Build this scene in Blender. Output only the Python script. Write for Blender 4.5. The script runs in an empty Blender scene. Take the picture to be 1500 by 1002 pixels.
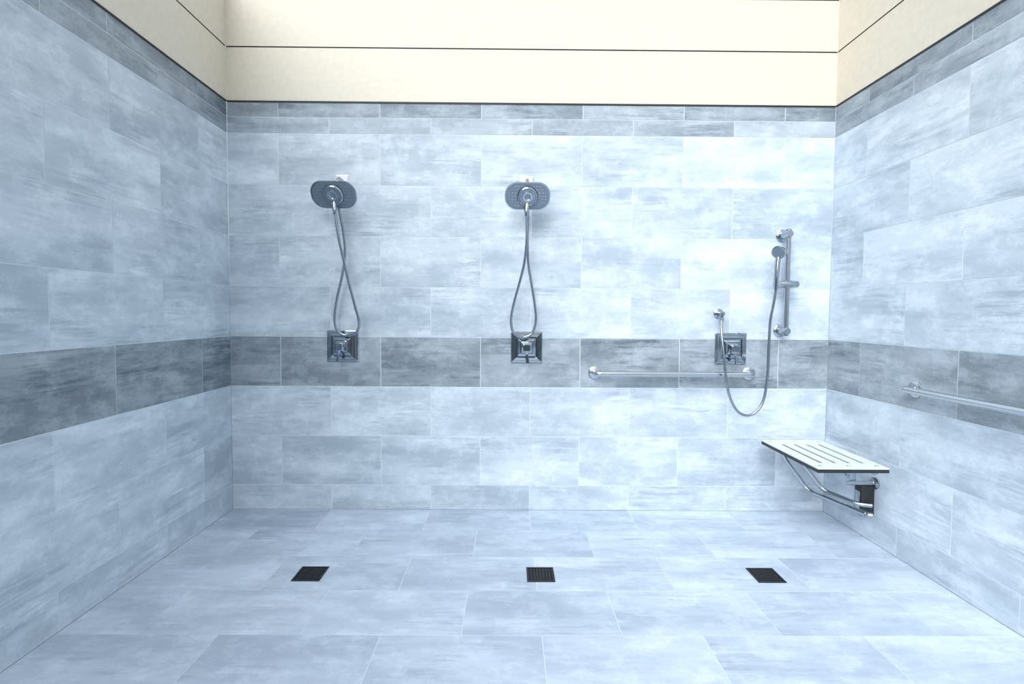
import bpy, bmesh, math, random
import numpy as np
from mathutils import Vector, Matrix
random.seed(7)
scene = bpy.context.scene
try:
    scene.view_settings.view_transform = 'Standard'
    scene.view_settings.look = 'None'
except Exception as e:
    print(e)

W = 3.66          # room width
CUT = 0.25        # first cut tile on side walls

# ---------------------------------------------------------------- camera fit
PTS = [((0,0,0),(339,745)),((W,0,0),(1205,750)),((0,0,2.478),(333,149)),((W,0,2.478),(1227,155)),
 ((.305,0,.31),(411.5,673)),((.915,0,.31),(558,673)),((1.525,0,.31),(702,674)),((2.135,0,.31),(846,674)),((2.745,0,.31),(990,675)),((3.355,0,.31),(1134,677)),
 ((.915,0,2.136),(558,235)),((1.525,0,2.136),(706,236)),((2.135,0,2.136),(852,237)),((2.745,0,2.136),(1001,238)),((3.355,0,2.136),(1151,239)),
 ((1.83,0,.154),(775,711)),((1.83,0,.764),(775,566)),((1.83,0,1.069),(775,495)),((1.83,0,1.984),(775,274)),((1.83,0,2.289),(775,198)),
 ((0,'c',1.069),(296,495)),((0,'c2',1.069),(171,507)),((0,'c2',.764),(173,607)),
 ((W,'c',1.069),(1260,503)),((W,'c2',1.069),(1407,515)),((W,'c',.764),(1258,579)),((W,'c2',.764),(1402,613)),((W,'c2',.459),(1396,716)),
 ((1.525,'e3',0),(684,866)),((1.525,'e4',0),(676,930)),((1.83,'e4',0),(799,930))]
def basis(yaw,p,ro):
    f=np.array([math.sin(yaw)*math.cos(p),math.cos(yaw)*math.cos(p),-math.sin(p)])
    r0=np.array([math.cos(yaw),-math.sin(yaw),0]); u0=np.cross(r0,f)
    return math.cos(ro)*r0+math.sin(ro)*u0, -math.sin(ro)*r0+math.cos(ro)*u0, f
def proj(q,P):
    r,u,f=basis(q[3],q[4],q[5]); d=np.array(P)-np.array(q[:3]); z=d@f
    return 750+q[6]*(d@r)/z, 501-q[6]*(d@u)/z+q[7]
def res(q):
    out=[]
    for P,(x,y) in PTS:
        Y=P[1]
        if Y=='c': Y=-q[8]
        elif Y=='c2': Y=-q[8]-.61
        elif Y=='e3': Y=-q[9]-.61
        elif Y=='e4': Y=-q[9]-.915
        a,b=proj(q,(P[0],Y,P[2])); out+= [a-x,b-y]
    return np.array(out)
q=np.array([1.72,-3.07,1.216,0,.05,.007,740,0,.25,.26])
lam=1e-3
for it in range(80):
    r=res(q); J=np.zeros((len(r),10))
    for i in range(10):
        h=1e-5 if i not in(6,7) else 1e-2
        q2=q.copy(); q2[i]+=h; J[:,i]=(res(q2)-r)/h
    A=J.T@J; st=np.linalg.solve(A+lam*np.diag(np.diag(A)),-J.T@r)
    if (res(q+st)**2).sum()<(r**2).sum(): q=q+st; lam*=.5
    else: lam*=4

cam = bpy.data.objects.new("camera", bpy.data.cameras.new("camera"))
scene.collection.objects.link(cam)
r_,u_,f_ = basis(q[3],q[4],q[5])
M = Matrix(((r_[0],u_[0],-f_[0],q[0]),(r_[1],u_[1],-f_[1],q[1]),(r_[2],u_[2],-f_[2],q[2]),(0,0,0,1)))
cam.matrix_world = M
cam.data.sensor_width = 36; cam.data.lens = float(q[6])/1500*36
cam.data.shift_y = float(q[7])/1500
cam.data.clip_start = 0.02
scene.camera = cam

# ---------------------------------------------------------------- materials
def mat_new(name):
    m = bpy.data.materials.new(name); m.use_nodes = True
    return m, m.node_tree, m.node_tree.nodes["Principled BSDF"]
def metal(name, col, rough, metallic=1.0):
    m, nt, b = mat_new(name)
    n = nt.nodes.new("ShaderNodeTexNoise"); n.inputs["Scale"].default_value = 12; n.inputs["Detail"].default_value = 3
    tc = nt.nodes.new("ShaderNodeTexCoord"); nt.links.new(tc.outputs["Object"], n.inputs["Vector"])
    mr = nt.nodes.new("ShaderNodeMapRange"); mr.inputs["To Min"].default_value = rough*.9; mr.inputs["To Max"].default_value = rough*1.1
    nt.links.new(n.outputs["Fac"], mr.inputs["Value"]); nt.links.new(mr.outputs["Result"], b.inputs["Roughness"])
    b.inputs["Base Color"].default_value = (*col,1); b.inputs["Metallic"].default_value = metallic
    return m
M_chrome = metal("chrome", (.40,.45,.50), .08)
M_steel = metal("brushed_steel", (.45,.49,.53), .20)
M_bar = metal("satin_steel_bar", (.56,.59,.62), .22)
M_dark = metal("dark_plastic", (.02,.023,.026), .45, 0)
M_face = metal("shower_face_grey", (.24,.29,.34), .28, .6)
M_drain = metal("drain_metal", (.045,.05,.055), .4, .8)
M_black = metal("hole_shade_black", (.006,.006,.007), .8, 0)  # painted shade for the drain openings
M_seat = metal("white_phenolic", (.70,.75,.76), .35, 0)
M_hose = metal("metal_hose", (.36,.40,.45), .25)
M_escut = metal("bright_plate", (.85,.86,.86), .3, .3)
M_line = metal("dark_joint", (.02,.025,.03), .6, 0)

def tile_material(name, lightA, lightB, darkA, darkB):
    m, nt, b = mat_new(name)
    N = nt.nodes; L = nt.links
    uv = N.new("ShaderNodeUVMap"); uv.uv_map = "UVMap"
    at = N.new("ShaderNodeAttribute"); at.attribute_name = "tone"
    sp = N.new("ShaderNodeSeparateColor"); L.new(at.outputs["Color"], sp.inputs["Color"])
    def noise(sx, sy, detail, rough, dist=0, off=0):
        mp = N.new("ShaderNodeMapping"); mp.inputs["Scale"].default_value = (sx, sy, 1); mp.inputs["Location"].default_value=(off,off,off)
        L.new(uv.outputs["UV"], mp.inputs["Vector"])
        n = N.new("ShaderNodeTexNoise"); n.inputs["Scale"].default_value = 1
        n.inputs["Detail"].default_value = detail; n.inputs["Roughness"].default_value = rough
        n.inputs["Distortion"].default_value = dist
        L.new(mp.outputs["Vector"], n.inputs["Vector"])
        return n.outputs["Fac"]
    def rng(v, a, bb, c, d, smooth=False):
        mr = N.new("ShaderNodeMapRange")
        if smooth: mr.interpolation_type = 'SMOOTHSTEP'
        mr.inputs["From Min"].default_value=a; mr.inputs["From Max"].default_value=bb
        mr.inputs["To Min"].default_value=c; mr.inputs["To Max"].default_value=d
        L.new(v, mr.inputs["Value"]); return mr.outputs["Result"]
    def mth(op, a, bb):
        x = N.new("ShaderNodeMath"); x.operation=op; L.new(a,x.inputs[0]); L.new(bb,x.inputs[1]); return x.outputs[0]
    add=lambda a,b_: mth('ADD',a,b_)
    A = rng(noise(1.7, 5, 9, .66), .36, .64, .0, .42, True)          # plaster clouds
    mask = rng(noise(2.2, 5, 4, .6, 0, 13), .49, .62, 0, 1, True)     # where the brush marks show
    S = rng(noise(2.8, 40, 6, .72, .3, 5), .42, .62, .12, -.24, True)     # dark streaks
    S2 = rng(noise(4, 90, 3, .6, 0, 9), .3, .7, -.025, .025)
    C = rng(noise(6, 7, 8, .78, 0, 21), .47, .60, -.05, .16, True)     # plaster blotches
    D = rng(noise(80, 110, 3, .7), .3, .7, -.04, .04)
    R = rng(sp.outputs[0], 0, 1, .05, .28)
    t = add(add(add(A,mth('MULTIPLY',mask,S)),add(C,D)),add(R,S2))
    def ramp(c0, c1):
        cr = N.new("ShaderNodeValToRGB"); e = cr.color_ramp.elements
        e[0].position=.0; e[0].color=(*c0,1); e[1].position=.80; e[1].color=(*c1,1)
        L.new(t, cr.inputs["Fac"]); return cr.outputs["Color"]
    lt = ramp(lightA, lightB); dk = ramp(darkA, darkB)
    mx = N.new("ShaderNodeMix"); mx.data_type='RGBA'
    L.new(sp.outputs[1], mx.inputs["Factor"]); L.new(lt, mx.inputs["A"]); L.new(dk, mx.inputs["B"])
    L.new(mx.outputs["Result"], b.inputs["Base Color"])
    b.inputs["Roughness"].default_value = .42
    b.inputs["Specular IOR Level"].default_value = .35
    bp = N.new("ShaderNodeBump"); bp.inputs["Strength"].default_value=.08; bp.inputs["Distance"].default_value=.002
    L.new(t, bp.inputs["Height"]); L.new(bp.outputs["Normal"], b.inputs["Normal"])
    return m
M_tile = tile_material("cement_tile", (.40,.47,.54), (.76,.835,.90), (.115,.145,.175), (.43,.485,.54))
M_floor = tile_material("floor_tile", (.38,.45,.55), (.66,.745,.86), (.1,.12,.14), (.4,.45,.5))
def simple_noise_mat(name, c0, c1, scale, rough, bump=.1):
    m, nt, b = mat_new(name); N=nt.nodes; L=nt.links
    tc=N.new("ShaderNodeTexCoord"); n=N.new("ShaderNodeTexNoise"); n.inputs["Scale"].default_value=scale; n.inputs["Detail"].default_value=8
    L.new(tc.outputs["Object"], n.inputs["Vector"])
    cr=N.new("ShaderNodeValToRGB"); cr.color_ramp.elements[0].position=.3; cr.color_ramp.elements[1].position=.7
    cr.color_ramp.elements[0].color=(*c0,1); cr.color_ramp.elements[1].color=(*c1,1)
    L.new(n.outputs["Fac"],cr.inputs["Fac"]); L.new(cr.outputs["Color"],b.inputs["Base Color"])
    b.inputs["Roughness"].default_value=rough
    n2=N.new("ShaderNodeTexNoise"); n2.inputs["Scale"].default_value=140; L.new(tc.outputs["Object"], n2.inputs["Vector"])
    bp=N.new("ShaderNodeBump"); bp.inputs["Strength"].default_value=bump; bp.inputs["Distance"].default_value=.003
    L.new(n2.outputs["Fac"],bp.inputs["Height"]); L.new(bp.outputs["Normal"],b.inputs["Normal"])
    return m
M_cream = simple_noise_mat("cream_panel", (.70,.64,.53), (.75,.69,.575), 30, .7, .25)
M_grout = simple_noise_mat("grout", (.74,.81,.86), (.80,.86,.90), 50, .9)
M_grout_f = simple_noise_mat("grout_floor", (.66,.74,.83), (.72,.79,.87), 50, .9)

# ---------------------------------------------------------------- shell
def tiled(name, O, U, V, NRM, length, rows, floor_mat=False, cream=None):
    """rows: (v0, v1, darkness, offset)"""
    O,U,V,NRM = map(Vector,(O,U,V,NRM))
    bm = bmesh.new(); uvl = bm.loops.layers.uv.new("UVMap"); col = bm.loops.layers.float_color.new("tone")
    def quad(pts, mat, uvs=None, tone=(0,0,0,1)):
        vs=[bm.verts.new(p) for p in pts]; f=bm.faces.new(vs)
        f.normal_update()
        if f.normal.dot(NRM) < -.01: f.normal_flip()
        f.material_index=mat
        m={v:(uvs[i] if uvs else (0,0)) for i,v in enumerate(vs)}
        for l in f.loops: l[uvl].uv=m[l.vert]; l[col]=tone
    def rect(u0,u1,v0,v1,n,mat,tone=(0,0,0,1),off=(0,0)):
        pts=[O+U*a+V*b+NRM*n for a,b in((u0,v0),(u1,v0),(u1,v1),(u0,v1))]
        quad(pts,mat,[(a+off[0],b+off[1]) for a,b in((u0,v0),(u1,v0),(u1,v1),(u0,v1))],tone)
    def sides(u0,u1,v0,v1,n0,n1,mat,tone,off):
        c=[(u0,v0),(u1,v0),(u1,v1),(u0,v1)]
        for i in range(4):
            a,b=c[i],c[(i+1)%4]
            quad([O+U*a[0]+V*a[1]+NRM*n0,O+U*b[0]+V*b[1]+NRM*n0,O+U*b[0]+V*b[1]+NRM*n1,O+U*a[0]+V*a[1]+NRM*n1],mat,
                 [(a[0]+off[0],a[1]+off[1])]*4,tone)
    g=.0017
    vmax=rows[-1][1]
    rect(0,length,rows[0][0],vmax,-.0012,1)
    for (v0,v1,dk,off) in rows:
        e=[0]; x=off
        while x<length-.01:
            if x>.01: e.append(x)
            x+=.61
        e.append(length)
        for a,b in zip(e[:-1],e[1:]):
            tone=(random.random(),dk,0,1); o=(random.uniform(0,60),random.uniform(0,60))
            rect(a+g,b-g,v0+g,v1-g,0,0,tone,o); sides(a+g,b-g,v0+g,v1-g,-.0012,0,0,tone,o)
    if cream:
        z=vmax+.009; top=cream
        rect(0,length,vmax,z,.004,3)                     # dark metal edge strip
        js=[2.795+.305*i for i in range(6) if 2.795+.305*i<top-.05]+[top]
        for j in js:
            rect(0,length,z,j-.004,0,2); 
            if j!=top: rect(0,length,j-.004,j+.004,-.003,3)
            z=j+.004
    def box(v0,v1,n0,n1):
        P=lambda a,b,n:O+U*a+V*b+NRM*n
        quad([P(0,v0,n0),P(length,v0,n0),P(length,v1,n0),P(0,v1,n0)],1)
        for a in (0,length): quad([P(a,v0,n0),P(a,v1,n0),P(a,v1,n1),P(a,v0,n1)],1)
        for b in (v0,v1): quad([P(0,b,n0),P(length,b,n0),P(length,b,n1),P(0,b,n1)],1)
    box(rows[0][0], cream if cream else vmax, -.12, -.004)
    me=bpy.data.meshes.new(name); bm.to_mesh(me); bm.free()
    for m in ((M_floor if floor_mat else M_tile),(M_grout_f if floor_mat else M_grout),M_cream,M_line): me.materials.append(m)
    ob=bpy.data.objects.new(name,me); scene.collection.objects.link(ob); return ob
zs=[0,.154,.459,.764,1.069,1.374,1.679,1.984,2.289,2.385,2.470]
def wall_rows(A,B,up=.55):
    off=[B,A,B,A,B,A,B,A,B,A]
    dk=[0,0,0,.92,0,0,0,0,up,.88]
    return [(zs[i],zs[i+1],dk[i],off[i]) for i in range(10)]
H=3.2; LEN=4.1
tiled("wall_back",(0,0,0),(1,0,0),(0,0,1),(0,-1,0),W,wall_rows(.305,.61),cream=H)
c=float(q[8])
tiled("wall_left",(0,0,0),(0,-1,0),(0,0,1),(1,0,0),LEN,wall_rows(c,c+.305,.75),cream=H)
tiled("wall_right",(W,0,0),(0,-1,0),(0,0,1),(-1,0,0),LEN,wall_rows(c,c+.305,.75),cream=H)
e=float(q[9]); fr=[(0,e,0,.61)]
for i in range(13):
    fr.append((e+.305*i,e+.305*(i+1),0,.305 if i%2==0 else .61))
tiled("floor",(0,0,0),(1,0,0),(0,-1,0),(0,0,1),W,fr,floor_mat=True)

# ---------------------------------------------------------------- mesh helpers
def empty(name, loc=(0,0,0)):
    e=bpy.data.objects.new(name,None); e.empty_display_size=.05; e.location=loc
    scene.collection.objects.link(e); return e
def finish(bm,name,mat,parent,smooth=True,angle=40):
    bmesh.ops.recalc_face_normals(bm,faces=bm.faces)
    me=bpy.data.meshes.new(name); bm.to_mesh(me); bm.free(); me.materials.append(mat)
    if smooth:
        for p in me.polygons: p.use_smooth=True
        try: me.set_sharp_from_angle(angle=math.radians(angle))
        except Exception: pass
    ob=bpy.data.objects.new(name,me); scene.collection.objects.link(ob)
    if parent:
        ob.parent=parent; ob.location=-Vector(parent.location)
    return ob
def spline(pts,n=10):
    P=[Vector(p) for p in pts]; P=[P[0]*2-P[1]]+P+[P[-1]*2-P[-2]]; out=[]
    for i in range(1,len(P)-2):
        for k in range(n):
            t=k/n; a,b,c_,d=P[i-1],P[i],P[i+1],P[i+2]
            out.append(.5*((2*b)+(c_-a)*t+(2*a-5*b+4*c_-d)*t*t+(-a+3*b-3*c_+d)*t**3))
    out.append(P[-2]); return out
def fillet(pts,r,n=8):
    P=[Vector(p) for p in pts]; out=[P[0]]
    for i in range(1,len(P)-1):
        a=(P[i-1]-P[i]); b=(P[i+1]-P[i]); d=min(r,a.length*.49,b.length*.49)
        s=P[i]+a.normalized()*d; t=P[i]+b.normalized()*d
        for k in range(n+1):
            x=k/n; out.append((1-x)**2*s+2*x*(1-x)*P[i]+x*x*t)
    out.append(P[-1]); return out
def tube(path,r,name,mat,parent,seg=16,rfun=None):
    bm=bmesh.new(); rings=[]; T=(path[1]-path[0]).normalized()
    nrm=T.orthogonal().normalized()
    for i,p in enumerate(path):
        if i==0: t=T
        elif i==len(path)-1: t=(path[i]-path[i-1]).normalized()
        else: t=(path[i+1]-path[i-1]).normalized()
        nrm=(nrm-t*nrm.dot(t)).normalized(); bi=t.cross(nrm)
        rr=r*(rfun(i/(len(path)-1)) if rfun else 1)
        rings.append([bm.verts.new(p+nrm*math.cos(2*math.pi*k/seg)*rr+bi*math.sin(2*math.pi*k/seg)*rr) for k in range(seg)])
    for a,b in zip(rings[:-1],rings[1:]):
        for k in range(seg): bm.faces.new((a[k],a[(k+1)%seg],b[(k+1)%seg],b[k]))
    bm.faces.new(rings[0][::-1]); bm.faces.new(rings[-1])
    return finish(bm,name,mat,parent)
def lathe(org,axis,prof,name,mat,parent,seg=40):
    """prof: list of (radius, height along axis)"""
    org=Vector(org); ax=Vector(axis).normalized(); n=ax.orthogonal().normalized(); b=ax.cross(n)
    bm=bmesh.new(); rings=[]
    for r,h in prof:
        if r<1e-6: rings.append([bm.verts.new(org+ax*h)])
        else: rings.append([bm.verts.new(org+ax*h+n*math.cos(2*math.pi*k/seg)*r+b*math.sin(2*math.pi*k/seg)*r) for k in range(seg)])
    for A,B in zip(rings[:-1],rings[1:]):
        if len(A)==1 and len(B)==1: continue
        for k in range(seg):
            k2=(k+1)%seg
            if len(A)==1: bm.faces.new((A[0],B[k2],B[k]))
            elif len(B)==1: bm.faces.new((A[k],A[k2],B[0]))
            else: bm.faces.new((A[k],A[k2],B[k2],B[k]))
    if len(rings[0])>1: bm.faces.new(rings[0][::-1])
    if len(rings[-1])>1: bm.faces.new(rings[-1])
    return finish(bm,name,mat,parent)
def rbox(c,s,name,mat,parent,bev=.003,seg=3,rot=None):
    bm=bmesh.new(); bmesh.ops.create_cube(bm,size=1)
    for v in bm.verts: v.co=Vector((v.co.x*s[0],v.co.y*s[1],v.co.z*s[2]))
    if bev: bmesh.ops.bevel(bm,geom=list(bm.edges),offset=bev,segments=seg,profile=.5,affect='EDGES')
    m=(rot.to_4x4() if rot else Matrix.Identity(4))
    bmesh.ops.transform(bm,matrix=Matrix.Translation(Vector(c))@m,verts=bm.verts)
    return finish(bm,name,mat,parent)
def rrect(w,h,r,n=8,bulge=0):
    pts=[]
    for cx,cy,a0 in ((w/2-r,h/2-r,0),(-w/2+r,h/2-r,90),(-w/2+r,-h/2+r,180),(w/2-r,-h/2+r,270)):
        for k in range(n+1):
            a=math.radians(a0+90*k/n); pts.append((cx+r*math.cos(a),cy+r*math.sin(a)))
    return pts
def loft(org,u,v,n,layers,name,mat,parent):
    """layers: (outline pts list, height); same count"""
    org,u,v,n=map(Vector,(org,u,v,n)); bm=bmesh.new(); R=[]
    for pts,h in layers: R.append([bm.verts.new(org+u*a+v*b+n*h) for a,b in pts])
    m=len(R[0])
    for A,B in zip(R[:-1],R[1:]):
        for k in range(m): bm.faces.new((A[k],A[(k+1)%m],B[(k+1)%m],B[k]))
    bm.faces.new(R[0][::-1]); bm.faces.new(R[-1])
    return finish(bm,name,mat,parent,angle=25)

# ---------------------------------------------------------------- shower heads
def shower_head(X, hose):
    p=empty("shower_head",(X,0,2.0))
    # escutcheon on wall
    loft((X,0,2.012),(1,0,0),(0,0,1),(0,-1,0),[(rrect(.078,.062,.006),0),(rrect(.078,.062,.006),.006),(rrect(.062,.048,.006),.012)],"wall_plate",M_escut,p)
    al=math.radians(30); n=Vector((0,-math.cos(al),-math.sin(al))); v=Vector((0,-math.sin(al),math.cos(al))); u=Vector((1,0,0))
    c=Vector((X,-.150,1.892))
    arm=fillet([(X,-.005,2.01),(X,-.075,2.01),c-n*.05],.05)
    tube(arm,.0105,"arm",M_chrome,p)
    lathe(c-n*.062,n,[(.0,0),(.014,0),(.021,.006),(.021,.02),(.028,.03),(.04,.05)],"ball_joint",M_chrome,p)
    def o(s,t=0): return rrect((.262+t)*s,(.160+t)*s,.072*s,10)
    loft(c,u,v,n,[(o(.45),-.034),(o(.72),-.024),(o(.93),-.012),(o(1),-.003),(o(1),.003),(o(.985),.006),(o(.93),.006),(o(.92),.003)],"head_shell",M_chrome,p)
    loft(c,u,v,n,[(o(.915),.001),(o(.91),.0042)],"spray_face",M_face,p)
    bm=bmesh.new()
    for i in range(-6,7):
        for j in range(-3,4):
            a=i*.0175; b=j*.0185
            if (a*a+b*b)<.058**2 or (abs(a)/.108)**3+(abs(b)/.066)**3>1: continue
            mm=Matrix.Translation(c+u*a+v*b+n*.0055)
            bmesh.ops.create_icosphere(bm,subdivisions=1,radius=.0028,matrix=mm)
    finish(bm,"nozzles",M_hose,p)
    lathe(c,n,[(.0,0),(.057,0),(.060,.006),(.058,.018),(.052,.024),(.049,.024),(.047,.020),(.032,.020),(.030,.024),(.017,.024),(.013,.020),(0,.020)],"hand_shower_disc",M_chrome,p)
    lathe(c,n,[(.033,.0205),(.046,.0205),(.046,.0212),(.033,.0212)],"hand_shower_ring",M_face,p)
    bm=bmesh.new()
    for k in range(18):
        a=2*math.pi*k/18
        bmesh.ops.create_icosphere(bm,subdivisions=1,radius=.0028,matrix=Matrix.Translation(c+n*.0215+u*.0395*math.cos(a)+v*.0395*math.sin(a)))
    finish(bm,"hand_shower_nozzles",M_hose,p)
    h0=c-v*.045+n*.010; h1=Vector((hose[0][0],-.155,1.80))
    tube(spline([h0,(h0+h1)/2+n*.004,h1],8),.016,"handle",M_chrome,p,rfun=lambda t:1.15-.35*t)
    k=len(hose); pts=[]
    for i,(x,z) in enumerate(hose):
        t=i/(k-1); base=.155*(1-t)**1.5 if t<.5 else .10*(t)**2.5*.9
        d=max(.062,base)+(.012 if t<.5 else 0)
        pts.append((x,-d,z))
    pts[0]=tuple(h1)
    pts.append((X,-.10,1.885))
    tube(spline(pts,8),.0078,"hose",M_hose,p,seg=10)
    lathe(h1+Vector((0,0,.005)),(0,0,-1),[(.0,0),(.0105,0),(.0105,.026),(.0075,.032)],"hose_nut",M_chrome,p)
    return p
hA=[(.695,1.80),(.712,1.658),(.733,1.538),(.760,1.397),(.792,1.256),(.812,1.156),(.790,1.100),(.733,1.079),(.676,1.103),(.656,1.176),(.671,1.296),(.704,1.437),(.721,1.558),(.718,1.678),(.705,1.779)]
hB=[(1.812,1.80),(1.816,1.658),(1.804,1.518),(1.776,1.397),(1.744,1.276),(1.728,1.176),(1.744,1.103),(1.796,1.075),(1.853,1.099),(1.877,1.176),(1.869,1.276),(1.849,1.397),(1.829,1.518),(1.823,1.658),(1.825,1.76)]
hB=[(x-.018,z) for x,z in hB]
shower_head(.688,hA); shower_head(1.800,hB)

# ---------------------------------------------------------------- valves
def valve(X,Z,tilt=0):
    p=empty("shower_valve",(X,0,Z))
    s=lambda w:rrect(w,w,.004,3)
    loft((X,0,Z),(1,0,0),(0,0,1),(0,-1,0),[(s(.190),0),(s(.190),.007),(s(.182),.010),(s(.166),.011),(s(.160),.018),(s(.128),.020),(s(.122),.012),(s(.112),.012),(s(.106),.022),(s(.078),.026),(s(.066),.040),(s(.058),.042)],"stepped_plate",M_chrome,p)
    loft((X,0,Z),(1,0,0),(0,0,1),(0,-1,0),[(s(.044),.040),(s(.044),.058),(s(.050),.062),(s(.050),.074),(s(.036),.080)],"square_hub",M_chrome,p)
    R=Matrix.Rotation(tilt,3,'Y')
    a=Vector((X,-.070,Z)); d=R@Vector((0,0,-1)); u=R@Vector((1,0,0))
    r=lambda w,h:rrect(w,h,.003,3)
    loft(a,u,(0,1,0),d,[(r(.022,.016),-.012),(r(.022,.016),.02),(r(.015,.012),.035),(r(.013,.011),.055),(r(.020,.013),.082),(r(.020,.013),.090)],"lever",M_chrome,p)
    return p
valve(.686,1.012,.12); valve(1.806,1.012,-.05); valve(3.056,1.012,-.1)

# ---------------------------------------------------------------- slide bar hand shower
p=empty("hand_shower_slide_bar",(3.356,0,1.4))
BX=3.356
tube([Vector((BX,-.070,1.094)),Vector((BX,-.070,1.728))],.0155,"rail",M_steel,p,seg=24)
for z in (1.700,1.122):
    lathe((BX,0,z),(0,-1,0),[(.0,0),(.038,0),(.038,.006),(.034,.010),(.023,.011),(.021,.02),(.021,.088),(.018,.093),(0,.093)],"bracket",M_steel,p)
rl=[(0,0),(.019,0),(.021,.003),(.021,.137),(.019,.140),(0,.140)]
lathe((3.277,-.075,1.402),(1,0,0),rl,"slider",M_steel,p)
lathe((BX,-.070,1.378),(0,0,1),[(0.014,0),(.022,.0),(.022,.048),(.014,.048)],"slider_clamp",M_steel,p)
lathe((3.286,-.075,1.402),(-.15,-1,.1),[(0,0),(.015,0),(.015,.05),(0,.05)],"holder",M_steel,p)
hd=Vector((3.268,-.135,1.585)); hb=Vector((3.262,-.122,1.365))
tube(spline([hb,Vector((3.262,-.125,1.44)),Vector((3.270,-.120,1.53)),hd+Vector((.012,.018,0))],8),.0135,"handset_handle",M_chrome,p,rfun=lambda t:.85+.45*t)
fn=Vector((-.62,-.62,-.45))
lathe(hd-fn.normalized()*.016,fn,[(0,-.012),(.018,-.008),(.034,.006),(.040,.016),(.040,.024),(.036,.027),(0,.026)],"handset_head",M_chrome,p)
lathe(hd+fn.normalized()*.0105,fn,[(0,0),(.034,0),(.033,.002),(0,.002)],"handset_face",M_face,p)
H3=[(3.272,-.122,1.365),(3.264,-.115,1.28),(3.256,-.10,1.18),(3.252,-.10,1.045),(3.248,-.10,.865),(3.232,-.10,.725),(3.192,-.10,.645),(3.132,-.10,.618),(3.072,-.105,.645),(3.024,-.11,.725),(3.000,-.11,.825),(2.986,-.105,.945),(2.978,-.09,1.06),(2.98,-.065,1.15),(2.985,-.055,1.20)]
H3=[(x-.010,y,z) for x,y,z in H3]
tube(spline(H3,8),.0078,"hose",M_hose,p,seg=10)
lathe((2.978,0,1.224),(0,-1,0),[(0,0),(.030,0),(.030,.005),(.024,.010),(.013,.012),(.012,.04),(.014,.055),(.013,.068),(0,.070)],"supply_elbow",M_chrome,p)
lathe((2.976,-.056,1.222),(0,0,-1),[(0,0),(.011,0),(.011,.04),(.008,.045)],"elbow_nut",M_chrome,p)

# ---------------------------------------------------------------- grab bars
def grab(a,b,out,loc):
    a,b,out=map(Vector,(a,b,out)); p=empty("grab_bar",loc)
    tube(fillet([a+out*.004,a+out*.062,b+out*.062,b+out*.004],.045,10),.0165,"rail",M_bar,p,seg=24)
    for e_ in (a,b):
        lathe(e_,out,[(0,0),(.040,0),(.040,.005),(.036,.009),(.020,.011),(.016,.012)],"flange",M_bar,p)
    return p
grab((2.226,0,.858),(3.172,0,.858),(0,-1,0),(2.7,0,.858))
grab((W,-.67,.864),(W,-1.58,.864),(-1,0,0),(W,-1.1,.864))

# ---------------------------------------------------------------- folding seat
p=empty("folding_shower_seat",(3.38,-.37,.45))
x0,x1,y0,y1=3.215,3.567,-.645,-.095; zt=.470
def slab(z0,z1,name,mat,inset=0,slots=True):
    bm=bmesh.new(); ns=4; sw=.018
    xs=[x0+inset]; 
    for i in range(ns):
        cx=x0+.072+i*.070; xs+= [cx-sw/2,cx+sw/2]
    xs.append(x1-inset); ys=[y0+inset,y0+.085,y1-.085,y1-inset]
    V={}
    for i,x in enumerate(xs):
        for j,y in enumerate(ys): V[i,j]=bm.verts.new((x,y,z1))
    fs=[]
    for i in range(len(xs)-1):
        for j in range(3):
            if j==1 and i%2==1: continue
            fs.append(bm.faces.new((V[i,j],V[i+1,j],V[i+1,j+1],V[i,j+1])))
    r=bmesh.ops.extrude_face_region(bm,geom=fs)
    for v in [g_ for g_ in r['geom'] if isinstance(g_,bmesh.types.BMVert)]: v.co.z=z0
    return finish(bm,name,mat,p,smooth=False)
slab(zt-.006,zt,"seat_top",M_seat)
slab(zt-.024,zt-.0061,"seat_core",M_dark,.0005)
for (x,y) in ((x0+.035,y0+.04),(x1-.035,y0+.04),(x0+.035,y1-.04),(x1-.035,y1-.04),((x0+x1)/2,y0+.04),((x0+x1)/2,y1-.04)):
    lathe((x,y,zt-.001),(0,0,1),[(0,0),(.009,0),(.008,.0025),(0,.003)],"bolt",M_steel,p,seg=16)
# frame under slab
zf=zt-.037
tube(fillet([(3.54,-.17,zf),(3.27,-.17,zf),(3.27,-.56,zf),(3.54,-.56,zf)],.05),.0125,"under_frame",M_steel,p)
tube([Vector((3.54,-.15,zf)),Vector((3.54,-.59,zf))],.0135,"hinge_tube",M_steel,p)
for y in (-.22,-.42):
    rbox((3.545,y,.385),(.03,.010,.14),"hinge_ear",M_steel,p,.002)
# swing brace
tube(fillet([(3.29,-.175,zf),(3.31,-.185,.38),(3.42,-.235,.21),(3.52,-.56,.205)],.05),.0125,"brace_outer",M_steel,p)
tube(fillet([(3.35,-.235,zf),(3.37,-.245,.38),(3.47,-.29,.235),(3.57,-.43,.21),(3.63,-.45,.21)],.04),.0125,"brace_inner",M_steel,p)
tube(fillet([(3.49,-.46,.207),(3.53,-.565,.205),(3.545,-.57,.205)],.02),.014,"brace_foot",M_steel,p)
# wall bracket
rbox((W-.035,-.40,.225),(.07,.060,.165),"wall_bracket",M_dark,p,.006)
rbox((W-.072,-.40,.225),(.006,.035,.10),"bracket_plate",M_steel,p,.002)
for y,nm in ((-.43,"near"),(-.21,"far")):
    tube([Vector((3.50,y,.325)),Vector((W-.004,y,.325))],.012,"stop_tube_"+nm,M_steel,p)
    lathe((W,y,.325),(-1,0,0),[(0,0),(.032,0),(.032,.006),(.026,.012),(.012,.014)],"stop_flange_"+nm,M_steel,p)

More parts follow.
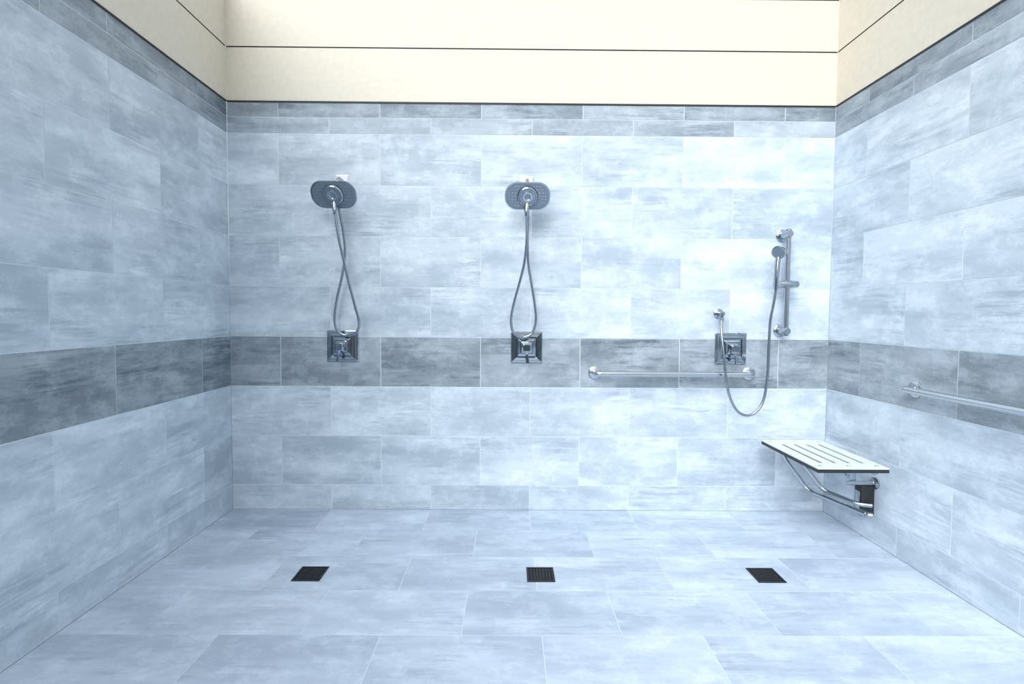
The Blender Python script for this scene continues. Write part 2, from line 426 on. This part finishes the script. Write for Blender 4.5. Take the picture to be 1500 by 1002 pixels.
# ---------------------------------------------------------------- drains
def drain(X,Y):
    p=empty("floor_drain",(X,Y,0)); s=.128
    bm=bmesh.new()
    def bx(cx,cy,sx,sy,z0,z1):
        m=Matrix.Translation((X+cx,Y+cy,(z0+z1)/2))@Matrix.Diagonal((sx,sy,z1-z0,1)); bmesh.ops.create_cube(bm,size=1,matrix=m)
    for sg in (-1,1):
        bx(sg*(s/2-.004),0,.008,s,0,.0035); bx(0,sg*(s/2-.004),s-.016,.008,0,.0035)
    n=8; step=(s-.016)/n
    for i in range(1,n):
        o=-s/2+.008+i*step
        bx(o,0,.0045,s-.016,0,.003); bx(0,o,s-.016,.0045,0,.0028)
    finish(bm,"grate",M_drain,p,smooth=False)
    bm=bmesh.new(); bmesh.ops.create_cube(bm,size=1,matrix=Matrix.Translation((X,Y,.0006))@Matrix.Diagonal((s-.004,s-.004,.001,1)))  # black plate on the intact floor, stands in for the shade below the grate
    finish(bm,"hole_shade_plate",M_black,p,smooth=False)
for X in (.783,1.852,2.905): drain(X,-.772)

# ---------------------------------------------------------------- light
w=bpy.data.worlds.new("open_sky"); scene.world=w; w.use_nodes=True; nt=w.node_tree; bg=nt.nodes["Background"]
tc=nt.nodes.new("ShaderNodeTexCoord"); sx=nt.nodes.new("ShaderNodeSeparateXYZ"); nt.links.new(tc.outputs["Generated"],sx.inputs[0])
mr=nt.nodes.new("ShaderNodeMapRange"); mr.inputs["From Min"].default_value=-.3; mr.inputs["From Max"].default_value=1
nt.links.new(sx.outputs["Z"],mr.inputs["Value"])
cr=nt.nodes.new("ShaderNodeValToRGB"); el=cr.color_ramp.elements
el[0].position=.0; el[0].color=(.10,.12,.13,1); el[1].position=1; el[1].color=(.90,.96,1,1)
x=el.new(.24); x.color=(.16,.19,.2,1); x=el.new(.34); x.color=(.86,.93,1,1)
nt.links.new(mr.outputs["Result"],cr.inputs["Fac"]); nt.links.new(cr.outputs["Color"],bg.inputs["Color"])
bg.inputs["Strength"].default_value=.92
sd=bpy.data.lights.new("sun_soft","SUN"); sd.energy=4.0; sd.angle=math.radians(50); sd.color=(.94,.975,1)
so=bpy.data.objects.new("sun_soft",sd); scene.collection.objects.link(so)
so.rotation_euler=Vector((.34,.70,-.62)).to_track_quat('-Z','Y').to_euler(); so.location=(0,-6,6)
